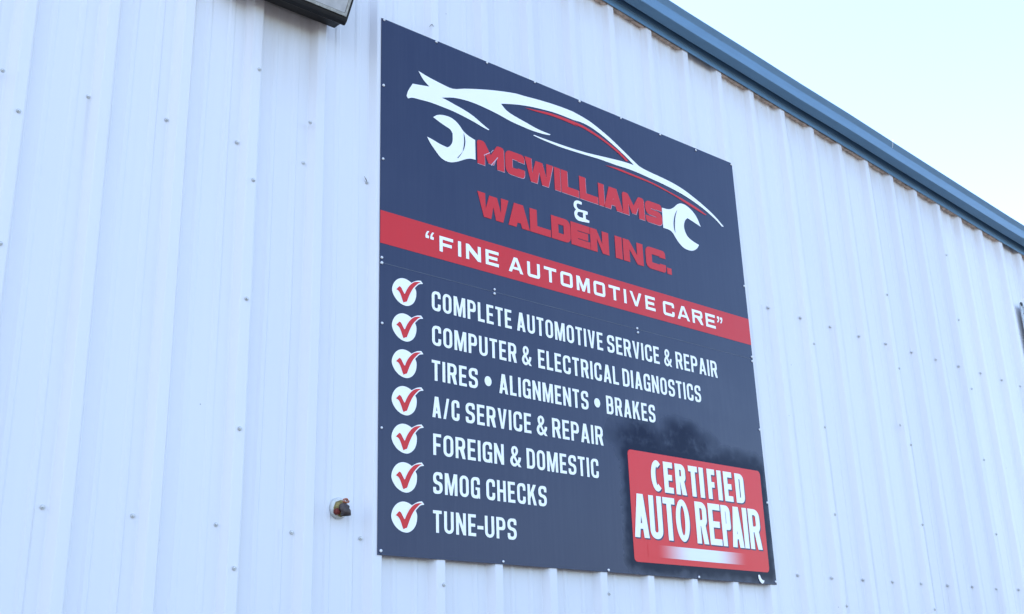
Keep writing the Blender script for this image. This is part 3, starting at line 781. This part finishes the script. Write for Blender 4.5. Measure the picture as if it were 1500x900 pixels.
# ---------------------------------------------------------------- wall-pack light, cut by the top of the picture
LX = -0.245
lamp = thing('wall_light', (LX - 0.26, 0, 2.25), 'black wall floodlight with grey lens mounted above and left of the sign', 'light')
L0 = Vector((LX - 0.26, 0, 2.25))
def to_lamp(o): o.parent = lamp; o.location = -L0; return o
x0, x1 = LX - 0.52, LX
side = [(0.003, 2.249), (-0.062, 2.2435), (-0.070, 2.226), (-0.085, 2.217), (-0.102, 2.2285), (-0.108, 2.238), (-0.205, 2.385), (-0.215, 2.470), (-0.150, 2.530), (0.003, 2.545)]
bm = bmesh.new()
a = [bm.verts.new((x0, y, z)) for y, z in side]; b = [bm.verts.new((x1, y, z)) for y, z in side]
bm.faces.new(a); bm.faces.new(b[::-1])
for i in range(len(side)): bm.faces.new((a[i], b[i], b[(i + 1) % len(side)], a[(i + 1) % len(side)]))
bmesh.ops.bevel(bm, geom=[e for e in bm.edges if e.calc_length() > 0.3], offset=0.003, segments=2, affect='EDGES')
to_lamp(link('housing', mesh_of(bm), BLACK_M))
# sloped front between (-0.108,2.238) and (-0.205,2.385): frame and lens
p0, p1 = Vector((0, -0.108, 2.238)), Vector((0, -0.205, 2.385))
u = (p1 - p0).normalized(); nrm = Vector((0, -u.z, u.y)).normalized()
if nrm.y > 0: nrm = -nrm
Ls = (p1 - p0).length
def slanted(bm, xa, xb, s0, s1, h0, h1):
    vs = []
    for x in (xa, xb):
        for s in (s0, s1):
            for h in (h0, h1):
                q = p0 + u * s + nrm * h; vs.append(bm.verts.new((x, q.y, q.z)))
    for idx in ((0, 1, 3, 2), (4, 6, 7, 5), (0, 4, 5, 1), (2, 3, 7, 6), (0, 2, 6, 4), (1, 5, 7, 3)):
        bm.faces.new([vs[i] for i in idx])
bm = bmesh.new()
slanted(bm, x0 + .012, x1 - .012, 0.006, 0.018, -0.002, 0.006)
slanted(bm, x0 + .012, x1 - .012, Ls - .018, Ls - .006, -0.002, 0.006)
slanted(bm, x0 + .012, x0 + .022, 0.0182, Ls - .0182, -0.002, 0.0058)
slanted(bm, x1 - .022, x1 - .012, 0.0182, Ls - .0182, -0.002, 0.0058)
to_lamp(link('lens_frame', mesh_of(bm), FRAME_M))
bm = bmesh.new(); slanted(bm, x0 + .0235, x1 - .0235, 0.0195, Ls - .0195, -0.002, 0.003)
to_lamp(link('lens', mesh_of(bm), LENS_M))

# ---------------------------------------------------------------- pipe stub
px, pz = -0.158, 0.169
pipe = thing('pipe_outlet', (px, PAN, pz), 'small round wall flange with brass fitting and dark elbow left of the sign', 'pipe fitting')
bm = bmesh.new(); lathe(bm, [(0.038, 0.0), (0.038, 0.010), (0.035, 0.014), (0.030, 0.016)], 28); o = link('flange', mesh_of(bm), PVC_M, pipe)
bm = bmesh.new(); lathe(bm, [(0.0410, -0.001), (0.0410, 0.006), (0.0382, 0.007)], 28, cap=False); link('gasket', mesh_of(bm), WASH_M, pipe)
bm = bmesh.new(); lathe(bm, [(0.033, 0.0145), (0.032, 0.020), (0.024, 0.026), (0.016, 0.028)], 8, (0.003, 0, -0.002)); link('brass_nut', mesh_of(bm), BRASS_M, pipe)
bm = bmesh.new()
tube(bm, [(0.004, -0.022, -0.002), (0.005, -0.032, -0.001), (0.006, -0.041, -0.006), (0.007, -0.046, -0.018), (0.007, -0.046, -0.032)], [0.018, 0.019, 0.0195, 0.0195, 0.0195], 14, False)
o = link('elbow', mesh_of(bm, True), PLAST_M, pipe); mo = o.modifiers.new('wall', 'SOLIDIFY'); mo.thickness = 0.0025
bm = bmesh.new()
pts = [(0.010 + 0.010 * math.cos(a), -0.030 - 0.0016 * a, 0.024 + 0.008 * math.sin(a)) for a in [i * 0.5 for i in range(26)]]
tube(bm, pts, [0.0026] * len(pts), 6); link('copper_wire', mesh_of(bm, True), COPPER_M, pipe)
bm = bmesh.new(); lathe(bm, [(0.014, 0.017), (0.013, 0.027), (0.006, 0.030)], 7, (-0.017, 0, -0.016)); link('rusted_plug', mesh_of(bm), RUST_M, pipe)

# ---------------------------------------------------------------- framed vent at the right edge of the picture
vx, vz, vw, vh = 5.735, 2.225, 0.60, 0.55
vent = thing('wall_vent', (vx + vw / 2, 0, vz - vh), 'grey framed wall vent cut off by the right edge under the roof trim', 'vent')
def to_vent(o): o.parent = vent; o.location = (-(vx + vw / 2), 0, -(vz - vh)); return o
bm = bmesh.new()
box(bm, vx, vx + 0.022, -0.004, 0.0035, vz - vh, vz); box(bm, vx + vw - 0.022, vx + vw, -0.004, 0.0035, vz - vh, vz)
box(bm, vx + 0.0225, vx + vw - 0.0225, -0.0035, 0.0035, vz - 0.022, vz); box(bm, vx + 0.0225, vx + vw - 0.0225, -0.0035, 0.0035, vz - vh, vz - vh + 0.022)
to_vent(link('frame', mesh_of(bm), simple('vent_grey', (0.52, 0.55, 0.58), 0.5)))
bm = bmesh.new(); box(bm, vx + 0.023, vx + vw - 0.023, 0.0005, 0.0035, vz - vh + 0.023, vz - 0.023)
to_vent(link('back_plate', mesh_of(bm), simple('vent_back', (0.42, 0.44, 0.46), 0.6)))
SLAT_M = simple('vent_slat', (0.50, 0.53, 0.55), 0.5)
bm = bmesh.new(); vv = box(bm, vx + 0.024, vx + vw - 0.024, -0.006, 0.0000, 0, 0.003)
for q in vv: q.co.z += (q.co.y + 0.006) * 1.6
sl = mesh_of(bm); sl.materials.append(SLAT_M)
for i in range(12):
    o = bpy.data.objects.new('slat', sl); C.objects.link(o); o.parent = vent
    o.location = (-(vx + vw / 2), 0, 0.026 + i * 0.0405)
bm = bmesh.new(); box(bm, vx + 0.002, vx + 0.024, -0.012, -0.0045, vz - 0.020, vz + 0.004)
to_vent(link('corner_clip', mesh_of(bm), BLACK_M))

# ---------------------------------------------------------------- small debris caught on the wall
def twig(loc, segs, label):
    bm = bmesh.new()
    for s in segs:
        tube(bm, [Vector(p) for p in s], [0.0013] * (len(s) - 1) + [0.0006], 5)
    o = link('dry_wisp', mesh_of(bm), simple('debris', (0.10, 0.08, 0.07), 0.9), label=label, cat='debris')
    o.location = loc
twig((0.286, RT, 2.479), [[(0, 0, 0.004), (-.010, -.004, -.006), (-.020, -.006, -.022)], [(0, 0, 0.004), (0.009, -.004, -.008)]], 'tiny dark wisp on the white rib just above the sign')
twig((-0.046, PAN - .006, 1.575), [[(0, 0, 0), (-.014, -.006, .010), (-.022, -.008, .020)], [(0, 0, 0), (-.012, -.004, .016)]], 'tiny dark wisp caught on a wall screw left of the sign')
bm = bmesh.new(); tube(bm, [(0, -.112, -.026), (.004, -.116, 0), (.014, -.118, .040)], [0.0016, 0.0014, 0.0010], 5)
o = link('loose_wire_end', mesh_of(bm), PVC_M, label='thin pale wire end sticking up from the blue roof trim', cat='wire'); o.location = (4.06, 0, 2.985)
